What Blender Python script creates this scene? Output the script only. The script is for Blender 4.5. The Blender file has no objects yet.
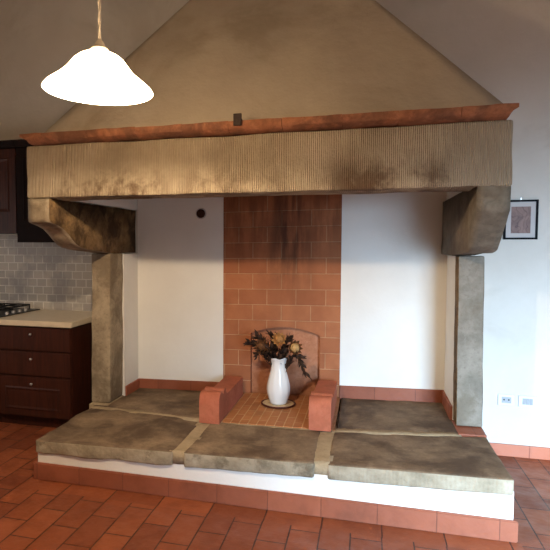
import bpy, bmesh, math, random
from mathutils import Vector, Matrix, noise
random.seed(7)
S = bpy.context.scene
C = S.collection
PI = math.pi
R = math.radians

# ------------------------------------------------------------------ helpers
def lin(r, g, b):
    f = lambda c: (c/255/12.92) if c/255 <= .04045 else ((c/255+.055)/1.055)**2.4
    return (f(r), f(g), f(b), 1)

def origin(o):
    v = Vector((0, 0, 0))
    while o is not None:
        v += o.location; o = o.parent
    return v

def obj(name, bm, mats, parent=None, smooth=False, angle=None):
    """link a bmesh given in room coordinates as ONE mesh object"""
    if parent is not None:
        bm.transform(Matrix.Translation(-origin(parent)))
    bmesh.ops.recalc_face_normals(bm, faces=bm.faces[:])
    if smooth:
        for f in bm.faces: f.smooth = True
    me = bpy.data.meshes.new(name)
    bm.to_mesh(me); bm.free()
    for m in (mats if isinstance(mats, (list, tuple)) else [mats]):
        me.materials.append(m)
    o = bpy.data.objects.new(name, me); C.objects.link(o)
    if parent is not None: o.parent = parent
    if smooth and angle:
        md = o.modifiers.new('edge', 'EDGE_SPLIT'); md.split_angle = R(angle)
    return o

def tag(o, label, cat=None, group=None):
    o['label'] = label
    if cat: o['category'] = cat
    if group: o['group'] = group
    return o

def thing(name, label, cat, loc=(0, 0, 0), group=None):
    o = bpy.data.objects.new(name, None); C.objects.link(o)
    o.location = loc; o.empty_display_size = .1
    return tag(o, label, cat, group)

def struct(name, bm, mats, label=None, **k):
    o = obj(name, bm, mats, **k)
    o['kind'] = 'structure'
    if label: o['label'] = label
    return o

def copy_tree(o, parent=None):
    c = o.copy(); C.objects.link(c)
    if parent is not None: c.parent = parent
    for ch in list(o.children): copy_tree(ch, c)
    return c

def add_box(bm, a, b, mi=0):
    (x0, y0, z0), (x1, y1, z1) = a, b
    v = [bm.verts.new(p) for p in ((x0,y0,z0),(x1,y0,z0),(x1,y1,z0),(x0,y1,z0),(x0,y0,z1),(x1,y0,z1),(x1,y1,z1),(x0,y1,z1))]
    fs = [bm.faces.new([v[i] for i in q]) for q in ((0,3,2,1),(4,5,6,7),(0,1,5,4),(1,2,6,5),(2,3,7,6),(3,0,4,7))]
    for f in fs: f.material_index = mi
    return v, fs

def box(a, b, bev=0, seg=2):
    bm = bmesh.new(); add_box(bm, a, b)
    if bev: bmesh.ops.bevel(bm, geom=bm.edges[:], offset=bev, segments=seg, affect='EDGES', profile=.5)
    return bm

def boxes(*L):
    bm = bmesh.new()
    for a, b in L: add_box(bm, a, b)
    return bm

def lathe(bm, prof, n=40, c=(0,0,0), cap=True):
    rings = []
    for r, z in prof:
        rings.append([bm.verts.new((c[0]+r*math.cos(2*PI*i/n), c[1]+r*math.sin(2*PI*i/n), c[2]+z)) for i in range(n)])
    for A, B in zip(rings, rings[1:]):
        for i in range(n):
            bm.faces.new((A[i], A[(i+1)%n], B[(i+1)%n], B[i]))
    if cap:
        for r in (rings[0], rings[-1]):
            bm.faces.new(r)
    return rings

def tube(bm, pts, rad, n=8):
    pts = [Vector(p) for p in pts]
    rings = []
    for i, p in enumerate(pts):
        d = (pts[min(i+1, len(pts)-1)] - pts[max(i-1, 0)]).normalized()
        a = d.orthogonal().normalized(); b = d.cross(a)
        if rings:
            # keep frames from twisting
            ref = (rings[-1][0].co - pts[i-1]); a = (ref - d*ref.dot(d)).normalized(); b = d.cross(a)
        r = rad[i] if isinstance(rad, (list, tuple)) else rad
        rings.append([bm.verts.new(p + a*r*math.cos(2*PI*k/n) + b*r*math.sin(2*PI*k/n)) for k in range(n)])
    for A, B in zip(rings, rings[1:]):
        for i in range(n): bm.faces.new((A[i], A[(i+1)%n], B[(i+1)%n], B[i]))
    bm.faces.new(rings[0]); bm.faces.new(rings[-1])

def prism_x(prof, x0, x1, nx=1):
    """profile of (Y, Z) points extruded along X"""
    bm = bmesh.new()
    rows = [[bm.verts.new((x0+(x1-x0)*i/nx, y, z)) for y, z in prof] for i in range(nx+1)]
    n = len(prof)
    for A, B in zip(rows, rows[1:]):
        for i in range(n): bm.faces.new((A[i], A[(i+1)%n], B[(i+1)%n], B[i]))
    bm.faces.new(rows[0]); bm.faces.new(rows[-1])
    return bm

def rough(bm, cell, amp, freq, seed=0, bev=0.0):
    """subdivide a block to about cell size, round its edges, and weather it"""
    if bev: bmesh.ops.bevel(bm, geom=bm.edges[:], offset=bev, segments=3, affect='EDGES', profile=.5)
    for _ in range(9):
        es = [e for e in bm.edges if e.calc_length() > cell]
        if not es: break
        bmesh.ops.subdivide_edges(bm, edges=es, cuts=1, use_grid_fill=True)
        if len(bm.verts) > 60000: break
    bmesh.ops.triangulate(bm, faces=[f for f in bm.faces if len(f.verts) > 4])
    bm.normal_update()
    o = Vector((seed*3.1, seed*1.7, seed*5.3))
    for v in bm.verts:
        p = v.co*freq + o
        d = noise.fractal(p, .8, 2.1, 3)
        v.co += v.normal*d*amp
    return bm

def h(x):            # the old hearth is a little out of level
    return .26 + (x+2.055)/2.8*.07

# ------------------------------------------------------------------ materials
class NT:
    def __init__(self, name, rough=.6, spec=.3):
        self.m = bpy.data.materials.new(name); self.m.use_nodes = True
        self.t = self.m.node_tree; self.n = self.t.nodes
        self.b = self.n['Principled BSDF']
        self.b.inputs['Roughness'].default_value = rough
        self.b.inputs['Specular IOR Level'].default_value = spec
        self._pos = None
    def link(self, a, b): self.t.links.new(a, b)
    def pos(self):
        if not self._pos:
            self._pos = self.n.new('ShaderNodeNewGeometry').outputs['Position']
        return self._pos
    def objc(self):
        return self.n.new('ShaderNodeTexCoord').outputs['Object']
    def mapping(self, vec, loc=(0,0,0), scale=(1,1,1), rot=(0,0,0)):
        n = self.n.new('ShaderNodeMapping')
        n.inputs['Location'].default_value = loc; n.inputs['Scale'].default_value = scale; n.inputs['Rotation'].default_value = rot
        self.link(vec, n.inputs['Vector']); return n.outputs['Vector']
    def swiz(self, vec, order, off=(0,0,0)):
        s = self.n.new('ShaderNodeSeparateXYZ'); self.link(vec, s.inputs[0])
        c = self.n.new('ShaderNodeCombineXYZ')
        for i, k in enumerate(order):
            if k is None: continue
            a = self.math('ADD', s.outputs['XYZ'.index(k)], off[i]); self.link(a, c.inputs[i])
        return c.outputs[0]
    def sep(self, vec):
        s = self.n.new('ShaderNodeSeparateXYZ'); self.link(vec, s.inputs[0]); return s.outputs
    def math(self, op, a, b=None, clamp=False):
        n = self.n.new('ShaderNodeMath'); n.operation = op; n.use_clamp = clamp
        for i, v in enumerate((a, b)):
            if v is None: continue
            if isinstance(v, (int, float)): n.inputs[i].default_value = v
            else: self.link(v, n.inputs[i])
        return n.outputs[0]
    def noise(self, scale, detail=4, rough=.55, vec=None, dist=0):
        n = self.n.new('ShaderNodeTexNoise'); n.inputs['Scale'].default_value = scale
        n.inputs['Detail'].default_value = detail; n.inputs['Roughness'].default_value = rough; n.inputs['Distortion'].default_value = dist
        self.link(vec if vec is not None else self.pos(), n.inputs['Vector']); return n.outputs['Fac']
    def ramp(self, fac, stops):
        n = self.n.new('ShaderNodeValToRGB'); cr = n.color_ramp
        while len(cr.elements) < len(stops): cr.elements.new(.5)
        for e, (p, c) in zip(cr.elements, stops):
            e.position = p; e.color = c if len(c) == 4 else (*c, 1)
        self.link(fac, n.inputs[0]); return n.outputs[0]
    def rng(self, v, a, b, c=0, d=1, smooth=True):
        n = self.n.new('ShaderNodeMapRange'); n.clamp = True
        if smooth: n.interpolation_type = 'SMOOTHSTEP'
        self.link(v, n.inputs[0])
        for i, k in enumerate((a, b, c, d)): n.inputs[1+i].default_value = k
        return n.outputs[0]
    def mix(self, fac, a, b, mode='MIX'):
        n = self.n.new('ShaderNodeMix'); n.data_type = 'RGBA'; n.blend_type = mode
        for s, v in ((n.inputs[0], fac), (n.inputs[6], a), (n.inputs[7], b)):
            if isinstance(v, (int, float)): s.default_value = v
            elif isinstance(v, tuple): s.default_value = v
            else: self.link(v, s)
        return n.outputs[2]
    def brick(self, vec, w, hgt, c1, c2, mortar, ms=.004, offset=.5, smooth=.1):
        n = self.n.new('ShaderNodeTexBrick'); n.offset = offset; n.offset_frequency = 2; n.squash = 1
        n.inputs['Scale'].default_value = 1; n.inputs['Brick Width'].default_value = w; n.inputs['Row Height'].default_value = hgt
        n.inputs['Mortar Size'].default_value = ms; n.inputs['Mortar Smooth'].default_value = smooth
        n.inputs['Color1'].default_value = c1; n.inputs['Color2'].default_value = c2; n.inputs['Mortar'].default_value = mortar
        self.link(vec, n.inputs['Vector']); return n.outputs['Color'], n.outputs['Fac']
    def color(self, c):
        if isinstance(c, tuple): self.b.inputs['Base Color'].default_value = c
        else: self.link(c, self.b.inputs['Base Color'])
        return self
    def bump(self, hgt, dist=.003, strength=1.0, prev=None):
        n = self.n.new('ShaderNodeBump'); n.inputs['Distance'].default_value = dist; n.inputs['Strength'].default_value = strength
        self.link(hgt, n.inputs['Height'])
        if prev is not None: self.link(prev, n.inputs['Normal'])
        self.link(n.outputs[0], self.b.inputs['Normal']); return n.outputs[0]

def plain(name, c, rough=.5, spec=.4, metal=0, vary=.0, scale=12):
    k = NT(name, rough, spec); k.b.inputs['Metallic'].default_value = metal
    if vary:
        n = k.noise(scale, 4)
        d = tuple(max(0, x*(1-vary)) for x in c[:3])+(1,); u = tuple(min(1, x*(1+vary)) for x in c[:3])+(1,)
        k.color(k.ramp(n, [(.3, d), (.7, u)]))
    else: k.color(c)
    return k.m

def plaster(name, c1, c2, stain=None, sscale=1.3, bump=.004):
    k = NT(name, .85, .15)
    n = k.noise(2.2, 6, .6); col = k.ramp(n, [(.3, c1), (.7, c2)])
    if stain is not None:
        s = k.noise(sscale, 5, .65, dist=.6); col = k.mix(k.rng(s, .5, .68, 0, .75), col, stain)
    k.color(col); b = k.bump(k.noise(60, 5), bump*.35); k.bump(k.noise(7, 4), bump*2.2, prev=b)
    return k.m

def mat_lintel():
    k = NT('dressed_stone', .85, .2)
    p = k.pos()
    n = k.noise(3, 6, .62); col = k.ramp(n, [(.25, lin(150,133,108)), (.5, lin(178,160,132)), (.75, lin(198,180,152))])
    wv = k.n.new('ShaderNodeTexWave'); wv.wave_type = 'BANDS'; wv.bands_direction = 'X'
    wv.inputs['Scale'].default_value = 30; wv.inputs['Distortion'].default_value = 4.5; wv.inputs['Detail'].default_value = 3
    wv.inputs['Detail Scale'].default_value = .6
    k.link(k.mapping(p, scale=(1, 1, .18)), wv.inputs['Vector'])
    groove = wv.outputs['Fac']
    col = k.mix(k.rng(groove, 0, .5, .38, 0), col, lin(108,94,76))
    # soot and weather stains along the lower middle of the stone
    st = k.noise(4.5, 5, .7, vec=k.mapping(p, scale=(1.0, 1, .8)))
    z = k.sep(p)[2]; x = k.sep(p)[0]
    low = k.rng(z, 2.08, 1.88)
    def band(c, w): return k.rng(k.math('ABSOLUTE', k.math('SUBTRACT', x, c)), w, w*.4)
    spots = k.math('MAXIMUM', k.math('MAXIMUM', band(.12, .5), band(-1.5, .5)), k.math('MULTIPLY', band(-.75, .45), .7))
    m = k.math('MULTIPLY', k.math('MULTIPLY', low, spots), k.rng(st, .42, .62))
    col = k.mix(k.math('MULTIPLY', m, .85), col, lin(82,56,34))
    # grey, unstained stone towards the right end
    col = k.mix(k.rng(x, .2, .6, 0, .45), col, lin(150,136,116))
    k.color(col)
    b = k.bump(groove, .006, .9); k.bump(k.noise(45, 5), .004, prev=b)
    return k.m

def stone(name, a, b_, c, soot=None, sootscale=3, bumpd=.006, lo=.42, hi=.62, amt=.85):
    k = NT(name, .82, .22)
    n = k.noise(5, 7, .65); col = k.ramp(n, [(.28, a), (.5, b_), (.74, c)])
    n2 = k.noise(38, 5, .7); col = k.mix(k.rng(n2, .48, .68, 0, .5), col, a)
    n3 = k.noise(13, 5, .7, dist=.5); col = k.mix(k.rng(n3, .5, .66, 0, .4), col, c)
    if soot is not None:
        s = k.noise(sootscale, 5, .62, dist=.4); col = k.mix(k.rng(s, lo, hi, 0, amt), col, soot)
    k.color(col); q = k.bump(k.noise(70, 5), bumpd*.4); k.bump(k.noise(14, 5), bumpd, prev=q)
    return k.m

def mat_slab_front():
    k = NT('slab_edge_stone', .85, .2)
    n = k.noise(6, 6, .65); col = k.ramp(n, [(.28, lin(122,110,90)), (.5, lin(156,143,120)), (.75, lin(182,170,148))])
    # fewer stains on the right-hand stone
    x = k.sep(k.pos())[0]
    s = k.noise(5, 5, .7); col = k.mix(k.math('MULTIPLY', k.rng(s, .5, .66), k.rng(x, -.3, .3, .55, .05)), col, lin(72,60,42))
    k.color(col)
    wv = k.n.new('ShaderNodeTexWave'); wv.bands_direction = 'X'; wv.inputs['Scale'].default_value = 14; wv.inputs['Distortion'].default_value = 5
    wv.inputs['Detail'].default_value = 3
    k.link(k.mapping(k.pos(), scale=(1, 1, .3)), wv.inputs['Vector'])
    b = k.bump(k.math('MULTIPLY', wv.outputs['Fac'], k.rng(x, -.6, .3, .12, 1)), .002, .6); k.bump(k.noise(30, 5), .008, prev=b)
    return k.m

def mat_fire_brick():
    k = NT('cotto_fire_wall', .75, .25)
    p = k.pos()
    v = k.swiz(p, ('X', 'Z', None), (.778+.119, -.7865+.0055, 0))
    # courses run very slightly uphill to the right
    xs = k.sep(p)[0]
    v2 = k.n.new('ShaderNodeVectorMath'); v2.operation = 'ADD'
    cz = k.n.new('ShaderNodeCombineXYZ'); k.link(k.math('MULTIPLY', k.math('ADD', xs, .65), -.012), cz.inputs[1])
    k.link(v, v2.inputs[0]); k.link(cz.outputs[0], v2.inputs[1])
    col, f = k.brick(v2.outputs[0], .238, .1283, lin(176,112,74), lin(158,96,62), lin(198,154,116), ms=.0034, smooth=.3)
    n = k.noise(7, 5, .6); col = k.mix(k.rng(n, .35, .7, 0, .4), col, lin(138,78,48))
    # smoke stain: a ragged streak up the middle of the wall
    z = k.sep(p)[2]
    wob = k.math('MULTIPLY', k.math('SUBTRACT', k.noise(2.2, 3), .5), .22)
    xc = k.math('ADD', k.math('ADD', xs, .60), wob)
    streak = k.rng(k.math('ABSOLUTE', xc), .30, .02)
    up = k.rng(z, .95, 1.65, .15, 1)
    nn = k.noise(9, 4, .6, vec=k.mapping(p, scale=(1.6, 1, .22)))
    m = k.math('MULTIPLY', k.math('MULTIPLY', streak, up), k.rng(nn, .2, .62))
    top_shade = k.rng(z, 1.2, 1.75, 0, .55)  # lintel's shade painted into the bricks, darker towards the top
    m = k.math('MAXIMUM', m, k.math('MULTIPLY', top_shade, k.rng(nn, .3, .6)))
    col = k.mix(k.math('MULTIPLY', m, .82), col, lin(40,22,16))
    k.color(col)
    b = k.bump(f, .003, -1.0) if False else None
    inv = k.math('SUBTRACT', 1, f); q = k.bump(inv, .003); k.bump(k.noise(50, 4), .002, prev=q)
    return k.m

def cotto(name, vec_order, off, w, hg, c1, c2, mortar, ms=.004, rough=.5, spec=.4, dark=None, offset=.5):
    k = NT(name, rough, spec)
    v = k.swiz(k.pos(), vec_order, off)
    col, f = k.brick(v, w, hg, c1, c2, mortar, ms=ms, offset=offset)
    n = k.noise(5, 6, .65); d = dark or tuple(x*.6 for x in c2[:3])+(1,)
    col = k.mix(k.rng(n, .42, .75, 0, .55), col, d)
    n2 = k.noise(24, 4); col = k.mix(k.rng(n2, .5, .8, 0, .25), col, c1)
    k.color(col)
    r = k.rng(k.noise(9, 4), .3, .7, rough-.1, rough+.15); k.link(r, k.b.inputs['Roughness'])
    q = k.bump(k.math('SUBTRACT', 1, f), .003); k.bump(k.noise(28, 4), .0025, prev=q)
    return k.m

def mat_wood():
    k = NT('dark_mahogany', .5, .2)
    v = k.mapping(k.pos(), scale=(14, 14, 1.2))
    n = k.noise(2.5, 5, .6, vec=v, dist=.8)
    k.color(k.ramp(n, [(.3, lin(44,20,13)), (.7, lin(70,33,21))])); k.bump(n, .0008)
    return k.m

def mat_backsplash():
    k = NT('tumbled_marble_tile', .5, .35)
    p = k.pos()
    v = k.swiz(p, ('X', 'Z', None), (4.2, -.905, 0))
    col, f = k.brick(v, .105, .075, lin(196,186,170), lin(174,166,156), lin(226,220,208), ms=.005, offset=.37)
    v3 = k.swiz(p, ('X', 'Z', None), (4.27, -.8675, 0))
    n = k.noise(3, 5, .6); col = k.mix(k.rng(n, .45, .62, 0, .6), col, lin(140,134,132))
    k.color(col); q = k.bump(k.math('SUBTRACT', 1, f), .003); k.bump(k.noise(40, 4), .002, prev=q)
    return k.m

def mat_shade():
    m = bpy.data.materials.new('frosted_glass_shade'); m.use_nodes = True
    t = m.node_tree; n = t.nodes; n.clear()
    out = n.new('ShaderNodeOutputMaterial')
    tl = n.new('ShaderNodeBsdfTranslucent'); tl.inputs[0].default_value = (.9, .86, .78, 1)
    tr = n.new('ShaderNodeBsdfTransparent'); tr.inputs[0].default_value = (1, .94, .85, 1)
    em = n.new('ShaderNodeEmission'); em.inputs[0].default_value = (1, .84, .60, 1); em.inputs[1].default_value = SHADE_GLOW
    gl = n.new('ShaderNodeBsdfGlossy'); gl.inputs['Roughness'].default_value = .12
    m1 = n.new('ShaderNodeMixShader'); m1.inputs[0].default_value = .40
    t.links.new(tl.outputs[0], m1.inputs[1]); t.links.new(tr.outputs[0], m1.inputs[2])
    m2 = n.new('ShaderNodeMixShader'); m2.inputs[0].default_value = .04
    t.links.new(m1.outputs[0], m2.inputs[1]); t.links.new(gl.outputs[0], m2.inputs[2])
    ad = n.new('ShaderNodeAddShader'); t.links.new(m2.outputs[0], ad.inputs[0]); t.links.new(em.outputs[0], ad.inputs[1])
    t.links.new(ad.outputs[0], out.inputs[0])
    return m

# --- light levels, one place to tune
SHADE_GLOW = 8
BULB_L = 4200
DOOR_W = 215
KITCHEN_W = 10
WARM = (1, .77, .52)
COOL = (.52, .75, 1.0)

M = dict(
    lintel=mat_lintel(),
    stone_warm=stone('weathered_sandstone', lin(112,98,80), lin(150,135,112), lin(178,162,136), lin(94,78,60), 3.2, amt=.6),
    stone_grey=stone('grey_sandstone', lin(104,97,86), lin(130,122,109), lin(150,142,129), lin(96,84,66), 2.6, bumpd=.004, lo=.55, hi=.7, amt=.5),
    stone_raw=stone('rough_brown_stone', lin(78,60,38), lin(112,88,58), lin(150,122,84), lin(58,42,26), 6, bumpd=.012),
    stone_brown=stone('shaded_stone', lin(58,44,34), lin(76,58,44), lin(96,76,56), lin(44,33,26), 4, bumpd=.005),  # right corbel's inner side: its shade is painted in as darker stone
    slab_top=stone('sooty_slab_stone', lin(104,85,66), lin(126,105,83), lin(154,131,105), lin(70,54,42), 2.6, bumpd=.008, lo=.4, hi=.66, amt=.75),
    slab_edge=mat_slab_front(),
    mortar=stone('lime_mortar', lin(138,118,90), lin(162,142,112), lin(180,160,130), bumpd=.01),
    stone_corbel=stone('brown_grey_sandstone', lin(92,82,68), lin(116,105,89), lin(138,126,108), lin(84,68,50), 3, bumpd=.005, lo=.5, hi=.66, amt=.5),
    white=plaster('white_limewash', lin(226,222,214), lin(234,231,224), bump=.002),
    wall=plaster('plaster_wall', lin(200,193,182), lin(210,204,194), lin(192,184,172), bump=.003),
    hood=plaster('hood_plaster', lin(160,147,130), lin(176,163,144), lin(138,124,106), .9, bump=.004),
    fire_brick=mat_fire_brick(),
    floor=cotto('cotto_floor', ('Y', 'X', None), (-2.82+.315*20, 1.63+.1575*20, 0), .315, .1575, lin(146,78,46), lin(118,60,35), lin(54,30,20), dark=lin(96,44,26), rough=.42),
    floor_border=cotto('cotto_floor_border', ('X', 'Y', None), (1.166+.315*20, 0.15, 0), .3155, .5, lin(146,78,46), lin(118,60,35), lin(54,30,20), dark=lin(100,47,28), rough=.42, offset=0),
    skirting=cotto('terracotta_skirting', ('X', 'Y', None), (.513+.304*10+.0, 40, 0), .303, 100, lin(154,88,62), lin(140,78,54), lin(112,64,46), ms=.002, rough=.5, offset=0),
    skirting_pale=cotto('rosy_terracotta_skirting', ('X', 'Y', None), (.05+.3*10, 40, 0), .3, 100, lin(190,116,88), lin(178,104,78), lin(150,84,62), ms=.003, rough=.55, offset=0, dark=lin(166,92,66)),
    ledge=stone('terracotta_ledge', lin(116,74,50), lin(150,98,68), lin(180,126,94), lin(76,50,38), 5, bumpd=.004, lo=.42, hi=.62, amt=.7),
    andiron=stone('red_terracotta_block', lin(152,86,62), lin(174,98,72), lin(190,114,86), lin(142,92,60), 4, bumpd=.003, lo=.5, hi=.7, amt=.4),
    fireback=stone('pink_terracotta_panel', lin(152,98,68), lin(178,120,88), lin(196,142,112), lin(148,90,58), 5, bumpd=.003, lo=.5, hi=.68, amt=.5),
    hearth_brick=cotto('hearth_brick', ('Y', 'X', None), (-3.78+2.5, 3, 0), .235, .062, lin(186,126,80), lin(166,106,66), lin(196,154,110), ms=.004, rough=.7, spec=.25, dark=lin(136,86,52)),
    wood=mat_wood(),
    wood_dark=plain('near_black_wood', lin(24,12,9), .7, .1, vary=.2),
    marble=plain('cream_stone_worktop', lin(206,190,164), .3, .4, vary=.06, scale=20),
    tile=mat_backsplash(),
    steel=plain('brushed_steel', (.6,.58,.55,1), .3, .5, 1),
    black=plain('black_enamel', lin(16,15,15), .3, .5),
    iron=plain('black_cast_iron', lin(14,13,13), .55, .4),
    china=plain('glazed_white_china', lin(222,219,214), .12, .5),
    plastic=plain('white_plastic', lin(206,204,200), .35, .4),
    plastic_grey=plain('pale_grey_plastic', lin(150,151,152), .35, .4),
    dark_hole=plain('dark_hole', lin(10,9,8), .9, .1),
    vent_brown=plain('brown_clay_plug', lin(58,32,22), .7, .2, vary=.3, scale=60),
    frame=plain('black_lacquer_frame', lin(10,11,16), .7, .15),
    mat_board=plain('ivory_mount_board', lin(190,184,180), .7, .2),
    leaf=plain('dark_dried_leaf', lin(58,38,26), .7, .25, vary=.65, scale=60),
    bloom=plain('golden_dried_bloom', lin(160,112,62), .65, .25, vary=.35, scale=70),
    bloom_dark=plain('brown_dried_bloom', lin(96,60,32), .7, .25, vary=.45, scale=60),
    bloom_pale=plain('straw_bloom_heart', lin(186,146,92), .65, .25, vary=.2, scale=80),
    stem=plain('dry_stem', lin(74,54,30), .8, .15),
    trivet=plain('cream_glazed_plate', lin(204,180,140), .35, .4, vary=.2, scale=40),
    trivet_rim=plain('dark_red_rim', lin(84,40,28), .5, .3, vary=.2, scale=40),
    cord=plain('pale_cord', lin(176,160,140), .7, .2),
    shade=mat_shade(),
    cap=plain('cream_lamp_cap', lin(214,196,166), .4, .4),
    rust=plain('rusty_iron', lin(44,28,20), .7, .3, vary=.3, scale=60),
    grille=plain('white_paint', lin(225,225,222), .5, .3),
)
def bulb_mat():
    k = NT('lit_bulb'); k.b.inputs['Emission Color'].default_value = (*WARM, 1); k.b.inputs['Emission Strength'].default_value = BULB_L
    return k.m
M['bulb'] = bulb_mat()

def mat_print():
    k = NT('faded_print', .6, .25)
    v = k.objc()
    n = k.noise(9, 4, .6, vec=v, dist=1.2)
    w = k.n.new('ShaderNodeTexWave'); w.inputs['Scale'].default_value = 9; w.inputs['Distortion'].default_value = 22; w.inputs['Detail'].default_value = 2
    k.link(v, w.inputs['Vector'])
    col = k.ramp(n, [(.3, lin(112,92,88)), (.55, lin(142,116,108)), (.75, lin(122,108,106))])
    col = k.mix(k.rng(w.outputs['Fac'], .9, .99, 0, .55), col, lin(84,66,64))
    k.color(col); return k.m
M['print'] = mat_print()

# ------------------------------------------------------------------ the room
XL, XR, YF, ZC = -4.2, 2.7, -.7, 4.2
# floor: one mesh, the border course in front of the hearth has its own tile direction
bm = bmesh.new()
def quad(x0, y0, x1, y1, mi):
    f = bm.faces.new([bm.verts.new(p) for p in ((x0,y0,0),(x1,y0,0),(x1,y1,0),(x0,y1,0))]); f.material_index = mi
quad(XL, YF, XR, 3.025, 0); quad(XL, 3.025, -2.25, 3.18, 0); quad(-2.25, 3.025, .79, 3.18, 1); quad(.79, 3.025, XR, 3.18, 0); quad(XL, 3.18, XR, 5.0, 0)
bmesh.ops.remove_doubles(bm, verts=bm.verts[:], dist=1e-5)
struct('floor', bm, [M['floor'], M['floor_border']], 'worn terracotta tile floor')
struct('ceiling', box((XL-.2, YF-.2, ZC), (XR+.2, 5.0, ZC+.15)), M['wall'])
# opening added on the kitchen side, out of view, for the splashback fill light
struct('wall_left', boxes(((XL-.15, YF-.2, 0), (XL, 2.6, ZC)), ((XL-.15, 3.8, 0), (XL, 5.0, ZC)), ((XL-.15, 2.6, 0), (XL, 3.8, 1.05)), ((XL-.15, 2.6, 1.95), (XL, 3.8, ZC))), M['wall'])
struct('wall_right', box((XR, YF-.2, 0), (XR+.15, 5.0, ZC)), M['wall'])
struct('wall_back', boxes(
    ((XL, 4.78, 0), (-2.1, 5.0, 2.2)), ((XL, 4.78, 2.2), (-.7, 5.0, ZC)),
    ((.735, 4.48, 0), (XR, 5.0, 2.2)), ((-.7, 4.48, 2.2), (XR, 5.0, ZC)),
    ((-2.1, 4.80, 0), (.735, 5.0, 2.2))), M['wall'], 'plain plaster wall around the fireplace')
# wall behind the camera with the garden door that lets the daylight in
DX0, DX1, DZ = 1.0, 2.3, 2.1
struct('wall_front', boxes(((XL, YF-.2, 0), (DX0, YF, ZC)), ((DX1, YF-.2, 0), (XR, YF, ZC)), ((DX0, YF-.2, DZ), (DX1, YF, ZC))), M['wall'])
struct('baseboard_back', box((.80, 4.462, 0), (XR, 4.48, .088), .004), M['skirting_pale'], 'rosy terracotta skirting along the right-hand wall')
# alcove (inside of the fireplace): white plaster left and right of the brick fire wall, and its cheeks
struct('wall_alcove', boxes(
    ((-1.925, 4.6, .262), (-1.148, 4.79, 2.5)), ((-.186, 4.6, .305), (.59, 4.79, 2.5)),
    ((-2.08, 4.30, .262), (-1.925, 4.78, 1.455)), ((.59, 4.14, .328), (.73, 4.78, 1.455)),
    ((-2.06, 3.47, 1.835), (-1.935, 4.78, 2.17)), ((.575, 3.47, 1.855), (.70, 4.78, 2.17))), M['white'], 'white plastered inside of the fireplace')

def skirt(name, x0, x1, y0, y1, top, lab):
    bm = bmesh.new()
    v, _ = add_box(bm, (x0, y0, 0), (x1, y1, 1))
    for q in v:
        q.co.z = h(q.co.x) + (top if q.co.z > .5 else -.01)
    bmesh.ops.bevel(bm, geom=bm.edges[:], offset=.003, segments=1, affect='EDGES')
    return struct(name, bm, M['skirting'], lab)
skirt('baseboard_alcove_left', -1.925, -1.148, 4.585, 4.6, .082, 'terracotta skirting at the back left of the alcove')
skirt('baseboard_alcove_right', -.186, .59, 4.585, 4.6, .098, 'terracotta skirting at the back right of the alcove')
skirt('baseboard_left', -1.925, -1.91, 4.31, 4.585, .082, 'terracotta skirting on the left cheek of the alcove')
skirt('baseboard_right', .575, .59, 4.15, 4.585, .098, 'terracotta skirting on the right cheek of the alcove')

# ------------------------------------------------------------------ raised hearth
he = thing('raised_hearth', 'raised hearth of worn stone slabs on a white plinth, across the whole fireplace', 'hearth', (-.65, 3.9, 0))
bm = bmesh.new()
v, _ = add_box(bm, (-2.045, 3.180, 0), (.755, 4.5, 1))
for q in v:
    if q.co.z > .5: q.co.z = h(q.co.x) - .07
    if q.co.y > 4: q.co.y = 4.46
obj('plinth', bm, M['white'], he)['label'] = 'white plastered front'
sk = bmesh.new()
add_box(sk, (-2.07, 3.158, 0), (.775, 3.180, .112))
add_box(sk, (.755, 3.180, 0), (.775, 4.46, .10)); add_box(sk, (-2.07, 3.180, 0), (-2.045, 4.0, .112))
bmesh.ops.bevel(sk, geom=[e for e in sk.edges], offset=.005, segments=2, affect='EDGES')
obj('skirting', sk, M['skirting'], he)['label'] = 'terracotta skirting along the foot'

def slab(corners, thick, seed, amp=.006, label=None, frontmat=True, lift=0):
    """corners: four (x,y) counter-clockwise from front-left; top follows the hearth's tilt"""
    bm = bmesh.new()
    top = [bm.verts.new((x, y, h(x)+lift)) for x, y in corners]
    bot = [bm.verts.new((x, y, h(x)+lift-thick[i])) for i, (x, y) in enumerate(corners)]
    bm.faces.new(top); bm.faces.new(bot[::-1])
    for i in range(4): bm.faces.new((top[i], bot[i], bot[(i+1)%4], top[(i+1)%4]))
    bmesh.ops.recalc_face_normals(bm, faces=bm.faces[:])
    rough(bm, .045, amp, 4.5, seed, .012)
    bm.normal_update()
    for f in bm.faces:
        f.material_index = 0 if f.normal.z > .55 else 1
    o = obj('slab', bm, [M['slab_top'], M['slab_edge']], he, smooth=True)
    if label: o['label'] = label
    return o
F = 3.165
slab([(-2.06, F), (-1.105, F), (-1.10, 3.79), (-2.06, 3.95)], [.09, .094, .1, .1], 1, .011, 'front left slab with a chipped stained edge')
slab([(-1.035, F), (-.262, F), (-.27, 3.735), (-1.03, 3.765)], [.095, .088, .1, .1], 2, .006, 'middle front slab')
slab([(-.188, F), (.752, F), (.745, 3.83), (-.185, 3.735)], [.092, .088, .1, .1], 3, .004, 'front right slab with a pale dressed edge')
slab([(-2.06, 3.985), (-1.13, 3.83), (-1.13, 4.597), (-2.06, 4.597)], [.06]*4, 4, .005, 'back left slab')
slab([(-.17, 3.80), (.60, 3.872), (.60, 4.597), (-.17, 4.597)], [.06]*4, 5, .005, 'back right slab')
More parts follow.
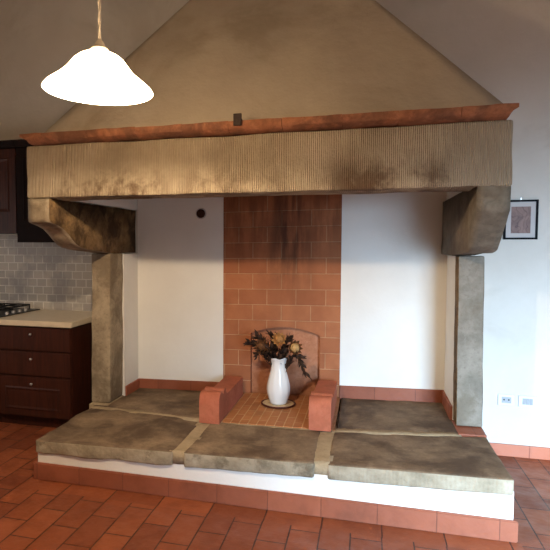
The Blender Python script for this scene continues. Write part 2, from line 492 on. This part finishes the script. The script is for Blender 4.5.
# mortar between the slabs
bm = bmesh.new()
def mort(corners, d=.006, t=.08):
    top = [bm.verts.new((x, y, h(x)-d)) for x, y in corners]; bot = [bm.verts.new((x, y, h(x)-t)) for x, y in corners]
    bm.faces.new(top); bm.faces.new(bot[::-1])
    for i in range(4): bm.faces.new((top[i], bot[i], bot[(i+1)%4], top[(i+1)%4]))
mort([(-1.13, F+.012), (-1.01, F+.012), (-1.0, 3.8), (-1.12, 3.84)], .003)
mort([(-.29, F+.015), (-.165, F+.015), (-.16, 3.82), (-.29, 3.76)], .003)
mort([(-2.05, 3.93), (-1.06, 3.76), (-1.06, 3.87), (-2.05, 4.02)], .002)
mort([(-1.06, 3.745), (-.30, 3.715), (-.30, 3.80), (-1.06, 3.83)], .004)
mort([(-.2, 3.715), (.6, 3.80), (.6, 3.90), (-.2, 3.83)], .002)
rough(bm, .06, .004, 9, 9)
obj('mortar', bm, M['mortar'], he, smooth=True)['label'] = 'pale lime mortar between the slabs'
# brick paving between the two terracotta blocks
bm = bmesh.new()
c = [(-1.12, 3.79), (-.18, 3.765), (-.18, 4.597), (-1.12, 4.597)]
top = [bm.verts.new((x, y, h(x)+.002)) for x, y in c]; bot = [bm.verts.new((x, y, h(x)-.05)) for x, y in c]
bm.faces.new(top); bm.faces.new(bot[::-1])
for i in range(4): bm.faces.new((top[i], bot[i], bot[(i+1)%4], top[(i+1)%4]))
obj('brick_paving', bm, M['hearth_brick'], he)['label'] = 'brick paving in the middle of the hearth'
# flat terracotta tile under the foot of the right jamb
bm = bmesh.new(); v, _ = add_box(bm, (.585, 3.85, 0), (.752, 4.15, 1))
for q in v: q.co.z = h(q.co.x) + (.003 if q.co.z > .5 else -.06)
rough(bm, .06, .003, 8, 4, .005)
obj('foot_tile', bm, M['skirting'], he)['label'] = 'worn terracotta tile under the right jamb'
bm = bmesh.new(); v, _ = add_box(bm, (-2.10, 4.0, 0), (-1.935, 4.32, 1))
for q in v: q.co.z = h(q.co.x) + (.006 if q.co.z > .5 else -.06)
rough(bm, .06, .003, 8, 6, .005)
obj('foot_tile', bm, M['mortar'], he)['label'] = 'mortar bed under the left jamb'

# ------------------------------------------------------------------ fireplace
fp = thing('fireplace', 'big rustic stone fireplace with plastered hood, standing on the raised hearth', 'fireplace', (-.65, 4.3, .3))
# lintel
bm = box((-2.092, 3.175, 1.832), (.70, 3.46, 2.16))
rough(bm, .05, .006, 3.5, 3, .01)
obj('lintel', bm, M['lintel'], fp, smooth=True)['label'] = 'long chiselled stone lintel with dark stains'
# corbels: front block, swept underside, long tail back into the alcove
def corbel(x0, x1, z_top, tail, under, seed, mats, lab):
    prof = [(3.185, z_top), (3.185, under[0][1]+.02)] + list(under) + [(4.12, 1.462), (tail, 1.462), (tail, z_top)]
    bm = prism_x(prof, x0, x1)
    es = [e for e in bm.edges if len(e.link_faces) == 2 and e.calc_face_angle(0) > .6]
    bmesh.ops.bevel(bm, geom=es, offset=.006, segments=2, affect='EDGES')
    rough(bm, .05, .006, 5, seed)
    bm.normal_update()
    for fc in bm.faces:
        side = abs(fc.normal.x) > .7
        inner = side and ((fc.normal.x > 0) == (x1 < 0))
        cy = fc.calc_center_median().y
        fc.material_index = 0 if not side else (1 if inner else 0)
    o = obj('corbel', bm, mats, fp, smooth=True); o['label'] = lab; return o
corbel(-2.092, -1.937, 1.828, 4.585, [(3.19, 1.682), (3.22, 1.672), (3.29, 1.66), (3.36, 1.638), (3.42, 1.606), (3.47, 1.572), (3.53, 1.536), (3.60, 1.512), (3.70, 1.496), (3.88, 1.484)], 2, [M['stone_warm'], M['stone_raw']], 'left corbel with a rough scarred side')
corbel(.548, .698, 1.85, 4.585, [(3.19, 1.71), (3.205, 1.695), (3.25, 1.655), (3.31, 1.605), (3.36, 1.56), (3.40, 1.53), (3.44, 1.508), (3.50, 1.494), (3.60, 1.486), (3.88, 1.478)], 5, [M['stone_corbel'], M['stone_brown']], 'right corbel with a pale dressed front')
# jambs
def jamb(x0b, x1b, x0t, x1t, y0, y1, zt, seed, mats, lab, amp):
    bm = bmesh.new(); v, _ = add_box(bm, (x0b, y0, 0), (x1b, y1, 1))
    for q in v:
        up = q.co.z > .5; left = q.co.x < (x0b+x1b)/2
        q.co.x = (x0t if left else x1t) if up else (x0b if left else x1b)
        q.co.z = zt if up else h(q.co.x)+.008
    rough(bm, .05, amp, 5, seed, .008); bm.normal_update()
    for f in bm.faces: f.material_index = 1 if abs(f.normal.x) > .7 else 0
    o = obj('jamb', bm, mats, fp, smooth=True); o['label'] = lab
jamb(-2.105, -1.94, -2.09, -1.93, 4.05, 4.295, 1.46, 7, [M['stone_warm'], M['stone_warm']], 'left stone jamb', .006)
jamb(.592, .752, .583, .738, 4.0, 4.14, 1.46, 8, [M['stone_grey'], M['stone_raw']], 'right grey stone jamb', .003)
# terracotta ledge above the lintel: single tiles butted together
xs = [-2.085, -1.93, -1.62, -1.31, -1.02, -.75, -.45, -.13, .155, .45, .705]
for i, (a, b) in enumerate(zip(xs, xs[1:])):
    prof = [(3.095, 2.222), (3.095, 2.204), (3.104, 2.182), (3.13, 2.168), (3.16, 2.163), (3.34, 2.163), (3.34, 2.222)]
    bm = prism_x(prof, a+.001, b-.001)
    if i in (0, len(xs)-2):
        for v in bm.verts:    # the end tiles are rounded off underneath
            if (i == 0 and v.co.x < a+.01) and v.co.z < 2.2: v.co.x += .045
            if (i and v.co.x > b-.01) and v.co.z < 2.2: v.co.x -= .035
    rough(bm, .06, .005, 7, i+11)
    obj('ledge_tile', bm, M['ledge'], fp, smooth=True, angle=40)
# hood: plastered shell leaning back to the wall
bm = bmesh.new()
zt = 3.98
def hl(z): return Vector((-2.02+.79*(z-2.222)/1.02, 3.215+.652*(z-2.222), z))
def hr(z): return Vector((.69-.79*(z-2.222)/1.0, 3.215+.652*(z-2.222), z))
zs = [2.222+(zt-2.222)*i/26 for i in range(27)]
rows = []
for z in zs:
    a, b = hl(z), hr(z); nx = 36
    row = []
    for j in range(nx+1):
        p = a.lerp(b, j/nx)
        k = min(1, 6*min(j, nx-j)/nx)
        p.y += k*.02*noise.fractal(p*1.6, 1, 2, 3) - .004*k
        row.append(bm.verts.new(p))
    rows.append(row)
for A, B in zip(rows, rows[1:]):
    for j in range(len(A)-1): bm.faces.new((A[j], A[j+1], B[j+1], B[j]))
for side, yb in ((0, 4.78), (-1, 4.48)):
    back = [bm.verts.new((r[side].co.x, yb, r[side].co.z)) for r in rows]
    for i in range(len(rows)-1):
        bm.faces.new((rows[i][side], rows[i+1][side], back[i+1], back[i]))
hood = obj('hood', bm, M['hood'], fp)
hood['label'] = 'tapering plastered hood'
for p in hood.data.polygons: p.use_smooth = abs(p.normal.x) < .5
# brick fire wall with the arched fireback recess
X0, X1, Y0, ZB, ZT = -1.148, -.186, 4.597, .24, 2.5
AX0, AX1, ASP, ARI = -.912, -.345, .795, .062
bm = bmesh.new()
n = 20; aw = AX1-AX0
def az(x):
    t = (x-AX0)/aw*2-1; return ASP + ARI*(1-t*t)
def P(x, y, z): return bm.verts.new((x, y, z))
for a, b in ((X0, AX0), (AX1, X1)):
    bm.faces.new((P(a, Y0, ZB), P(b, Y0, ZB), P(b, Y0, ZT), P(a, Y0, ZT)))
DEP = .055
ax = [AX0+aw*i/n for i in range(n+1)]
for a, b in zip(ax, ax[1:]):
    bm.faces.new((P(a, Y0, az(a)), P(b, Y0, az(b)), P(b, Y0, ZT), P(a, Y0, ZT)))
    bm.faces.new((P(a, Y0, az(a)), P(a, Y0+DEP+.03, az(a)), P(b, Y0+DEP+.03, az(b)), P(b, Y0, az(b))))
for a in (AX0, AX1):
    bm.faces.new((P(a, Y0, ZB), P(a, Y0+DEP+.03, ZB), P(a, Y0+DEP+.03, ASP), P(a, Y0, ASP)))
bmesh.ops.remove_doubles(bm, verts=bm.verts[:], dist=1e-5)
obj('fire_wall', bm, M['fire_brick'], fp)['label'] = 'terracotta brick fire wall with a smoke streak'
bm = bmesh.new()
front = [P(x, Y0+DEP, az(x)) for x in ax] + [P(AX1, Y0+DEP, ZB), P(AX0, Y0+DEP, ZB)]
f = bm.faces.new(front)
r = bmesh.ops.extrude_face_region(bm, geom=[f])
for v in r['geom']:
    if isinstance(v, bmesh.types.BMVert): v.co.y += .03
obj('fireback', bm, M['fireback'], fp)['label'] = 'pinkish arched fireback panel'
# small iron cramp on the ledge, and a round clay plug in the white wall
ik = box((-.715, 3.078, 2.192), (-.669, 3.0895, 2.258), .003)
add_box(ik, (-.705, 3.0895, 2.2285), (-.679, 3.19, 2.2365))
tag(obj('iron_bracket', ik, M['rust']), 'small rusty iron bracket hooked over the terracotta ledge', 'bracket')
vp = thing('wall_plug', 'small round brown clay plug in the white wall left of the bricks', 'plug', (-1.345, 4.6, 1.795))
bm = bmesh.new(); lathe(bm, [(.038, 0), (.038, .008), (.032, .012), (.02, .014)], 24)
bm.transform(Matrix.Translation((-1.345, 4.5995, 1.795)) @ Matrix.Rotation(R(90), 4, 'X'))
obj('plug_face', bm, M['vent_brown'], vp, smooth=True, angle=50)
bm = bmesh.new(); lathe(bm, [(.0385, 0), (.0385, .006), (.044, .006), (.047, 0)], 24, cap=False)
bm.transform(Matrix.Translation((-1.345, 4.5995, 1.795)) @ Matrix.Rotation(R(90), 4, 'X'))
obj('rim', bm, M['mat_board'], vp, smooth=True)

# ------------------------------------------------------------------ terracotta blocks (log rests)
def log_rest(x0, z0, width, label):
    t = thing('log_rest', label, 'log rest', (x0+width/2, 3.722, z0), 'terracotta log rests on the hearth')
    pr = [(0, 0), (0, .150), (.004, .172), (.014, .192), (.032, .206), (.055, .212), (.085, .212), (.098, .206), (.104, .192), (.118, .186), (.130, .192), (.136, .206),
          (.150, .212), (.185, .212), (.198, .204), (.204, .186), (.216, .170), (.236, .160), (.27, .156), (.79, .152), (.79, 0)]
    bm = prism_x([(3.722+a, z0+b) for a, b in pr], x0, x0+width, 3)
    es = [e for e in bm.edges if len(e.link_faces) == 2 and e.calc_face_angle(0) > 1.2]
    bmesh.ops.bevel(bm, geom=es, offset=.004, segments=2, affect='EDGES')
    rough(bm, .05, .0025, 9, 3)
    obj('block', bm, M['andiron'], t, smooth=True, angle=35)
    return t
la = log_rest(-1.102, h(-.957)+.002, .144, 'red terracotta block with scrolled front, left of the white vase')
ra = copy_tree(la)
ra.location = (-.274, 3.724, h(-.2)+.002)
tag(ra, 'red terracotta block with scrolled front, right of the white vase', 'log rest', 'terracotta log rests on the hearth')

# ------------------------------------------------------------------ trivet, vase, dried flowers
VX, VY = -.632, 4.29
vz = h(VX)+.005
tp = thing('plate', 'small round plate with a dark red rim under the white vase', 'plate', (VX, VY, vz))
bm = bmesh.new(); lathe(bm, [(.11, 0), (.119, .004), (.119, .010), (.085, .008), (.001, .008)], 40, (VX, VY, vz), cap=True)
obj('plate_centre', bm, M['trivet'], tp, smooth=True, angle=50)
bm = bmesh.new()
lathe(bm, [(.117, .003), (.124, .000), (.134, .008), (.1345, .013), (.128, .0145), (.1195, .0125), (.117, .003)], 40, (VX, VY, vz), cap=False)
obj('rim', bm, M['trivet_rim'], tp, smooth=True)
vs = thing('vase', 'tall white glazed china vase standing on a round plate in the fireplace', 'vase', (VX, VY, vz+.009))
bm = bmesh.new()
prof = [(.055, 0), (.062, .003), (.066, .012), (.076, .04), (.086, .075), (.0895, .105), (.088, .14), (.080, .18), (.069, .22), (.060, .255), (.0555, .285), (.0555, .31), (.060, .335), (.068, .352), (.0725, .358)]
inner = [(.0695, .3565), (.064, .348), (.056, .333), (.0515, .31), (.0515, .285), (.056, .255), (.065, .22), (.076, .18), (.083, .13), (.07, .04), (.03, .02)]
rings = lathe(bm, prof+inner, 64, (VX, VY, vz+.009))
for ring in rings[3:-4]:         # soft vertical flutes and a slightly wavy lip
    for i, v in enumerate(ring):
        d = Vector((v.co.x-VX, v.co.y-VY, 0)); zz = v.co.z-vz
        kx = .014*math.sin(10*2*PI*i/64 + zz*7)
        v.co += d*kx
        if zz > .35: v.co.z += .004*math.sin(6*2*PI*i/64)
obj('vase_body', bm, M['china'], vs, smooth=True)
mouth = Vector((VX, VY, vz+.009+.352))
G = 'dried flowers in the white vase'
def stem_pts(tip, bend=.05):
    foot = mouth + Vector((0, 0, -.30)); foot += Vector(((tip.x-VX)*-.1, 0, 0))
    m = mouth + Vector(((tip.x-VX)*.12, (tip.y-VY)*.1, 0))
    m.x = max(VX-.035, min(VX+.035, m.x)); m.y = max(VY-.035, min(VY+.035, m.y))
    pts = []
    for i in range(13):
        t = i/12
        a = foot.lerp(m, t); b = m.lerp(tip, t)
        p = a.lerp(b, t); 
        if t > .5: p.z += bend*math.sin((t-.5)*2*PI)*.5
        pts.append(p)
    # force the pass through the neck
    return pts
def petal(bm, base, d, up, L, w, curl):
    d = d.normalized(); s = d.cross(up).normalized(); u = s.cross(d)
    pr = []
    for i in range(5):
        t = i/4; ww = w*math.sin(PI*(.12+.86*t))**.8
        c = base + d*L*t + u*curl*L*t*t
        pr.append((bm.verts.new(c - s*ww/2), bm.verts.new(c + u*ww*.12), bm.verts.new(c + s*ww/2)))
    for A, B in zip(pr, pr[1:]):
        bm.faces.new((A[0], A[1], B[1], B[0])); bm.faces.new((A[1], A[2], B[2], B[1]))
def flower(tip, axis, rad, petal_mat, label, heart):
    tip = Vector(tip); axis = Vector(axis).normalized()
    t = thing('dried_flower', label, 'dried flower', tuple(mouth), G)
    bm = bmesh.new(); tube(bm, stem_pts(tip), .003, 6); obj('stem', bm, M['stem'], t, smooth=True)
    bm = bmesh.new(); a = axis.orthogonal().normalized(); b = axis.cross(a)
    for ring in range(4):
        k = 11 - ring
        for i in range(k):
            an = 2*PI*(i+.5*(ring % 2))/k
            out = a*math.cos(an) + b*math.sin(an)
            d = axis*(.45+.4*ring) + out*(1.05-.22*ring)
            petal(bm, tip - axis*rad*.25 + out*rad*.12, d, axis, rad*(1.0-.1*ring), rad*.42, random.uniform(.2,.6))
    obj('petals', bm, petal_mat, t, smooth=True)
    bm = bmesh.new()
    bmesh.ops.create_icosphere(bm, subdivisions=3, radius=rad*.52)
    for v in bm.verts: v.co *= 1 + .18*noise.noise(v.co*90)
    bm.transform(Matrix.Translation(tip + axis*rad*.22))
    obj('flower_heart', bm, heart, t, smooth=True)
flower((VX+.012, VY-.06, vz+.515), (.1, -1, .45), .062, M['bloom'], 'golden dried bloom at the top of the bunch', M['bloom'])
flower((VX+.125, VY-.05, vz+.455), (.45, -.9, .25), .066, M['bloom_dark'], 'round dried bloom with a pale heart, on the right of the bunch', M['bloom_pale'])
flower((VX-.118, VY-.05, vz+.455), (-.35, -.9, .15), .066, M['bloom_dark'], 'brown dried bloom on the left of the bunch', M['bloom_dark'])
def sprig(tip, label, n=22, L=.05, spread=.9, bend=.05, mat='leaf'):
    n = int(n*2.0)
    tip = Vector(tip)
    t = thing('dried_sprig', label, 'dried sprig', tuple(mouth), G)
    pts = stem_pts(tip, bend)
    bm = bmesh.new(); tube(bm, pts, .0022, 5); obj('stem', bm, M['stem'], t, smooth=True)
    bm = bmesh.new()
    for i in range(n):
        u = .52 + .48*i/(n-1); k = u*12; j = min(11, int(k)); p = pts[j].lerp(pts[j+1], k-j)
        dr = (pts[j+1]-pts[j]).normalized()
        rv = Vector((random.uniform(-1,1), random.uniform(-1,1), random.uniform(-1,1))).normalized()
        out = (rv - dr*rv.dot(dr)).normalized()
        petal(bm, p, dr*.7 + out*spread, out.cross(dr).cross(out)+Vector((0,0,.3)), 1.2*L*random.uniform(.6, 1.25), L*.46, random.uniform(-.2, .5))
    obj('leaves', bm, M[mat], t, smooth=True)
sprig((VX-.235, VY-.03, vz+.475), 'dark dried sprig reaching furthest left out of the vase', 26, .05)
sprig((VX-.165, VY-.03, vz+.525), 'dark dried sprig pointing up at the left of the bunch', 24, .05)
sprig((VX-.15, VY-.08, vz+.39), 'dark dried sprig drooping over the left of the rim', 24, .045, bend=.1)
sprig((VX-.05, VY+.0, vz+.535), 'dark dried sprig behind the golden top bloom', 24, .05)
sprig((VX+.085, VY+.0, vz+.51), 'dark dried sprig between the top bloom and the right bloom', 24, .05)
sprig((VX-.05, VY-.08, vz+.44), 'dark leafy sprig over the front of the rim', 24, .05, bend=.03)
sprig((VX+.05, VY-.08, vz+.43), 'dark leafy sprig under the right bloom', 22, .045, bend=.03)
sprig((VX+.215, VY-.07, vz+.268), 'long dried sprig hanging down on the right of the vase', 30, .05, .6, bend=.22)

# ------------------------------------------------------------------ pendant lamp
LP = Vector((-1.026, 2.063, 2.157))
lamp = thing('pendant_lamp', 'lit bell-shaped frosted glass pendant lamp hanging from its cord', 'lamp', tuple(LP))
tilt = Matrix.Translation(LP) @ Matrix.Rotation(R(2.2), 4, Vector((.28, -.96, 0)).cross(Vector((0,0,1))).cross(Vector((0,0,1)))) @ Matrix.Translation(-LP)
bm = bmesh.new()
out = [(r*.945, z*.9-.004) for r, z in [(.030, .158), (.058, .150), (.085, .136), (.105, .118), (.122, .095), (.142, .070), (.168, .045), (.198, .022), (.219, .004), (.229, -.012)]]
lathe(bm, out + [(r-.004, z-.003) for r, z in out[::-1]], 56, tuple(LP), cap=False)
bm.transform(tilt)
obj('lamp_shade', bm, M['shade'], lamp, smooth=True)['label'] = 'glowing frosted glass shade'
bm = bmesh.new(); lathe(bm, [(.034, .140), (.034, .150), (.024, .158), (.016, .175), (.008, .185)], 24, tuple(LP)); bm.transform(tilt)
obj('cap', bm, M['cap'], lamp, smooth=True, angle=45)
bm = bmesh.new()
top = tilt @ (LP + Vector((0, 0, .183)))
for ph in (0, PI):
    pts = []
    for i in range(161):
        z = top.z + (ZC-top.z)*i/160; a = i*.55+ph
        pts.append((top.x+.0032*math.cos(a), top.y+.0032*math.sin(a), z))
    tube(bm, pts, .0033, 6)
obj('cord', bm, M['cord'], lamp, smooth=True)
bm = bmesh.new(); lathe(bm, [(.012, .060), (.019, .052), (.0265, .038), (.0275, .030), (.024, .016), (.016, .006), (.007, .002), (.001, .0013)], 20, tuple(LP)); bm.transform(tilt)
obj('bulb', bm, M['bulb'], lamp, smooth=True)
bm = bmesh.new(); lathe(bm, [(.013, .062), (.016, .066), (.019, .09), (.019, .135), (.014, .139)], 20, tuple(LP)); bm.transform(tilt)
obj('bulb_holder', bm, M['cap'], lamp, smooth=True, angle=45)

# ------------------------------------------------------------------ picture, socket, switch on the right wall
pf = thing('picture_frame', 'small black framed print hanging on the wall right of the fireplace', 'picture', (1.049, 4.48, 1.57))
x0, x1, z0, z1, yw, w = .941, 1.157, 1.57, 1.849, 4.479, .0135
fr = boxes(((x0, yw-.018, z0), (x0+w, yw, z1)), ((x1-w, yw-.018, z0), (x1, yw, z1)), ((x0+w, yw-.018, z0), (x1-w, yw, z0+w)), ((x0+w, yw-.018, z1-w), (x1-w, yw, z1)))
obj('frame', fr, M['frame'], pf)
obj('mount', box((x0+w, yw-.008, z0+w), (x1-w, yw-.002, z1-w)), M['mat_board'], pf)
pr = obj('print', box((.988, yw-.0095, 1.614), (1.112, yw-.008, 1.802)), M['print'], pf); pr['label'] = 'faded mauve print of a sketched figure'
bm = bmesh.new(); tube(bm, [(1.049, yw, z1+.012), (1.049, yw-.012, z1+.012)], .004, 8); add_box(bm, (1.046, yw-.004, z1-.002), (1.052, yw-.001, z1+.012))
obj('hook', bm, M['steel'], pf)
so = thing('socket', 'white wall socket with two dark holes, left of the switch', 'socket', (.993, 4.48, .41))
obj('cover_plate', box((.938, 4.470, .370), (1.048, 4.4795, .452), .003), M['plastic'], so)
obj('insert', box((.962, 4.4675, .390), (1.024, 4.470, .434), .001), M['plastic_grey'], so)
for x in (.977, 1.008):
    bm = bmesh.new(); lathe(bm, [(.0055, 0), (.0055, .0012)], 14); bm.transform(Matrix.Translation((x, 4.4676, .414)) @ Matrix.Rotation(R(90), 4, 'X'))
    obj('pin_hole', bm, M['dark_hole'], so)
sw = thing('light_switch', 'white triple light switch, right of the socket', 'switch', (1.13, 4.48, .41))
obj('cover_plate', box((1.071, 4.470, .369), (1.190, 4.4795, .451), .003), M['plastic'], sw)
for i in range(3):
    a = 1.097+i*.0225
    v = box((a, 4.466, .388), (a+.0205, 4.470, .432), .001)
    obj('rocker', v, M['plastic_grey'], sw)

# ------------------------------------------------------------------ kitchen on the left
KF = 4.045           # front of the base unit
st = struct('trim_1', box((XL, 4.768, .905), (-2.1, 4.78, 1.62)), M['tile'], 'grey stone tile splashback above the worktop')
def base_unit(x0, x1, label):
    u = thing('base_cabinet', label, 'cabinet', ((x0+x1)/2, KF, 0), 'base units under the worktop')
    obj('carcass', boxes(((x0, KF+.02, .09), (x1, 4.76, .862)), ((x0, KF+.07, 0), (x1, 4.7, .09))), M['wood'], u)
    def front(name, z0, z1, panel):
        bm = bmesh.new()
        add_box(bm, (x0+.004, KF, z0), (x1-.004, KF+.02, z1))
        bmesh.ops.bevel(bm, geom=[e for e in bm.edges if all(v.co.y < KF+.001 for v in e.verts)], offset=.006, segments=2, affect='EDGES')
        f = obj(name, bm, M['wood'], u)
        if panel:
            a, b, c, d = x0+.1, x1-.1, z0+.055, z1-.09
            p = bmesh.new()
            o = [(a, c), (b, c), (b, d), (a, d)]; i1 = [(a+.012, c+.012), (b-.012, c+.012), (b-.012, d-.012), (a+.012, d-.012)]; i2 = [(a+.03, c+.03), (b-.03, c+.03), (b-.03, d-.03), (a+.03, d-.03)]
            R0 = [p.verts.new((x, KF, z)) for x, z in o]; R1 = [p.verts.new((x, KF-.006, z)) for x, z in i1]; R2 = [p.verts.new((x, KF-.001, z)) for x, z in i2]
            for A, B in ((R0, R1), (R1, R2)):
                for k in range(4): p.faces.new((A[k], A[(k+1)%4], B[(k+1)%4], B[k]))
            p.faces.new(R2)
            obj('panel', p, M['wood'], f)
        k = bmesh.new(); lathe(k, [(.004, 0), (.004, .010), (.011, .014), (.012, .020), (.008, .025), (.002, .026)], 16)
        zk = (z0+z1)/2+.04 if not panel else z1-.06
        k.transform(Matrix.Translation(((x0+x1)/2, KF, zk)) @ Matrix.Rotation(R(90), 4, 'X'))
        obj('knob', k, M['steel'], f, smooth=True)
    front('drawer', .655, .850, False); front('drawer', .445, .647, False); front('door', .10, .437, True)
    return u
base_unit(-3.005, -2.283, 'dark wooden drawer unit under the worktop, nearest the fireplace')
# the drawers and the panelled front of the next unit only show as an edge
base_unit(-3.75, -3.012, 'dark wooden base unit further left, below the hob')
bm = boxes(((XL, 4.02, .862), (-2.262, 4.768, .907)))
bmesh.ops.bevel(bm, geom=bm.edges[:], offset=.005, segments=2, affect='EDGES')
tag(obj('worktop', bm, M['marble']), 'cream stone worktop over the dark base units', 'worktop')
# hob
hb = thing('hob', 'black gas hob set on the cream worktop', 'hob', (-3.36, 4.42, .907))
obj('hob_plate', box((-3.72, 4.13, .908), (-2.995, 4.74, .916), .003), M['black'], hb)
for cy in (4.28, 4.57):
    for cx in (-3.24, -3.55):
        b = bmesh.new(); lathe(b, [(.05, 0), (.05, .010), (.035, .012), (.035, .018), (.002, .02)], 24, (cx, cy, .916))
        obj('burner', b, M['iron'], hb, smooth=True, angle=40)
for cx in (-3.24, -3.55):
    g = bmesh.new(); a0, a1, b0, b1, zz = cx-.14, cx+.14, 4.15, 4.72, .956
    for pts in ([(a0,b0,zz),(a1,b0,zz)], [(a0,b1,zz),(a1,b1,zz)], [(a0,b0,zz),(a0,b1,zz)], [(a1,b0,zz),(a1,b1,zz)], [(a0,4.28,zz),(a1,4.28,zz)], [(a0,4.57,zz),(a1,4.57,zz)], [(cx,b0,zz),(cx,b1,zz)], [(a0,4.43,zz),(a1,4.43,zz)]):
        tube(g, pts, .007, 6)
    for px in (a0, a1):
        for py in (b0, b1, 4.43): tube(g, [(px,py,.916),(px,py,zz)], .006, 6)
    obj('pan_support', g, M['iron'], hb)
for i in range(4):
    k = bmesh.new(); lathe(k, [(.017, 0), (.016, .018), (.012, .022), (.002, .0225)], 18, (-3.055, 4.30+i*.095, .916))
    obj('knob', k, M['steel'], hb, smooth=True, angle=40)
# wall units
def wall_unit(x0, x1, zb, label, ytop=2.405):
    u = thing('wall_cabinet', label, 'cabinet', ((x0+x1)/2, 4.76, zb), 'wall units above the worktop')
    fy = 4.45
    obj('carcass', box((x0, fy+.02, zb), (x1, 4.766, ytop)), M['wood_dark'], u)
    bm = bmesh.new(); add_box(bm, (x0+.003, fy, zb+.0), (x1-.003, fy+.02, ytop-.01))
    d = obj('door', bm, M['wood_dark'] if zb < 1.6 else M['wood'], u)
    p = bmesh.new(); a, b, c, e = x0+.07, x1-.07, zb+.19, ytop-.09
    o = [(a, c), (b, c), (b, e), (a, e)]; i1 = [(a+.01, c+.01), (b-.01, c+.01), (b-.01, e-.01), (a+.01, e-.01)]; i2 = [(a+.03, c+.03), (b-.03, c+.03), (b-.03, e-.03), (a+.03, e-.03)]
    R0 = [p.verts.new((x, fy, z)) for x, z in o]; R1 = [p.verts.new((x, fy-.006, z)) for x, z in i1]; R2 = [p.verts.new((x, fy-.001, z)) for x, z in i2]
    for A, B in ((R0, R1), (R1, R2)):
        for k in range(4): p.faces.new((A[k], A[(k+1)%4], B[(k+1)%4], B[k]))
    p.faces.new(R2); obj('panel', p, M['wood_dark'] if zb < 1.6 else M['wood'], d)
    cz = ytop
    pr = [(fy+.02, cz), (fy-.005, cz), (fy-.01, cz+.015), (fy-.025, cz+.035), (fy-.03, cz+.05), (fy-.035, cz+.062), (4.766, cz+.062), (4.766, cz)]
    obj('cornice', prism_x(pr, x0, x1), M['wood_dark'], u)
wall_unit(-3.04, -2.56, 1.552, 'near black wall cabinet beside the end of the stone lintel')
wall_unit(-3.75, -3.043, 1.637, 'dark brown wall cabinet above the hob')

# ------------------------------------------------------------------ light
def light(name, typ, loc, energy, col, rot=(0,0,0), **k):
    d = bpy.data.lights.new(name, typ); d.energy = energy; d.color = col
    for a, b in k.items(): setattr(d, a, b)
    o = bpy.data.objects.new(name, d); C.objects.link(o); o.location = loc; o.rotation_euler = rot
    return o
# daylight through the garden door behind the camera, right of it
light('door_daylight', 'AREA', ((DX0+DX1)/2, YF-.05, DZ/2), DOOR_W, COOL, rot=(R(90-27), 0, R(-3)), shape='RECTANGLE', size=DX1-DX0, size_y=DZ-.1, spread=R(82))
light('added_kitchen_fill', 'AREA', (XL-.08, 3.2, 1.5), KITCHEN_W, (1, .94, .9), rot=(0, R(-90), 0), shape='RECTANGLE', size=.88, size_y=1.18)  # added unseen source that brightens the splashback
wd = bpy.data.worlds.new('outside'); S.world = wd; wd.use_nodes = True
wd.node_tree.nodes['Background'].inputs[0].default_value = (.75, .87, 1, 1)
wd.node_tree.nodes['Background'].inputs[1].default_value = .6

# ------------------------------------------------------------------ camera
cd = bpy.data.cameras.new('camera'); co = bpy.data.objects.new('camera', cd); C.objects.link(co)
cd.sensor_width = 36; cd.lens = 36*563.245/550; cd.shift_x = (275-202)/550; cd.clip_start = .05
co.location = (0, 0, 1.54); co.rotation_euler = (R(90-3.178), 0, R(16.2))
S.camera = co
S.view_settings.view_transform = 'Standard'; S.view_settings.look = 'None'; S.view_settings.gamma = 1
S.view_settings.use_curve_mapping = False; S.view_settings.exposure = .08
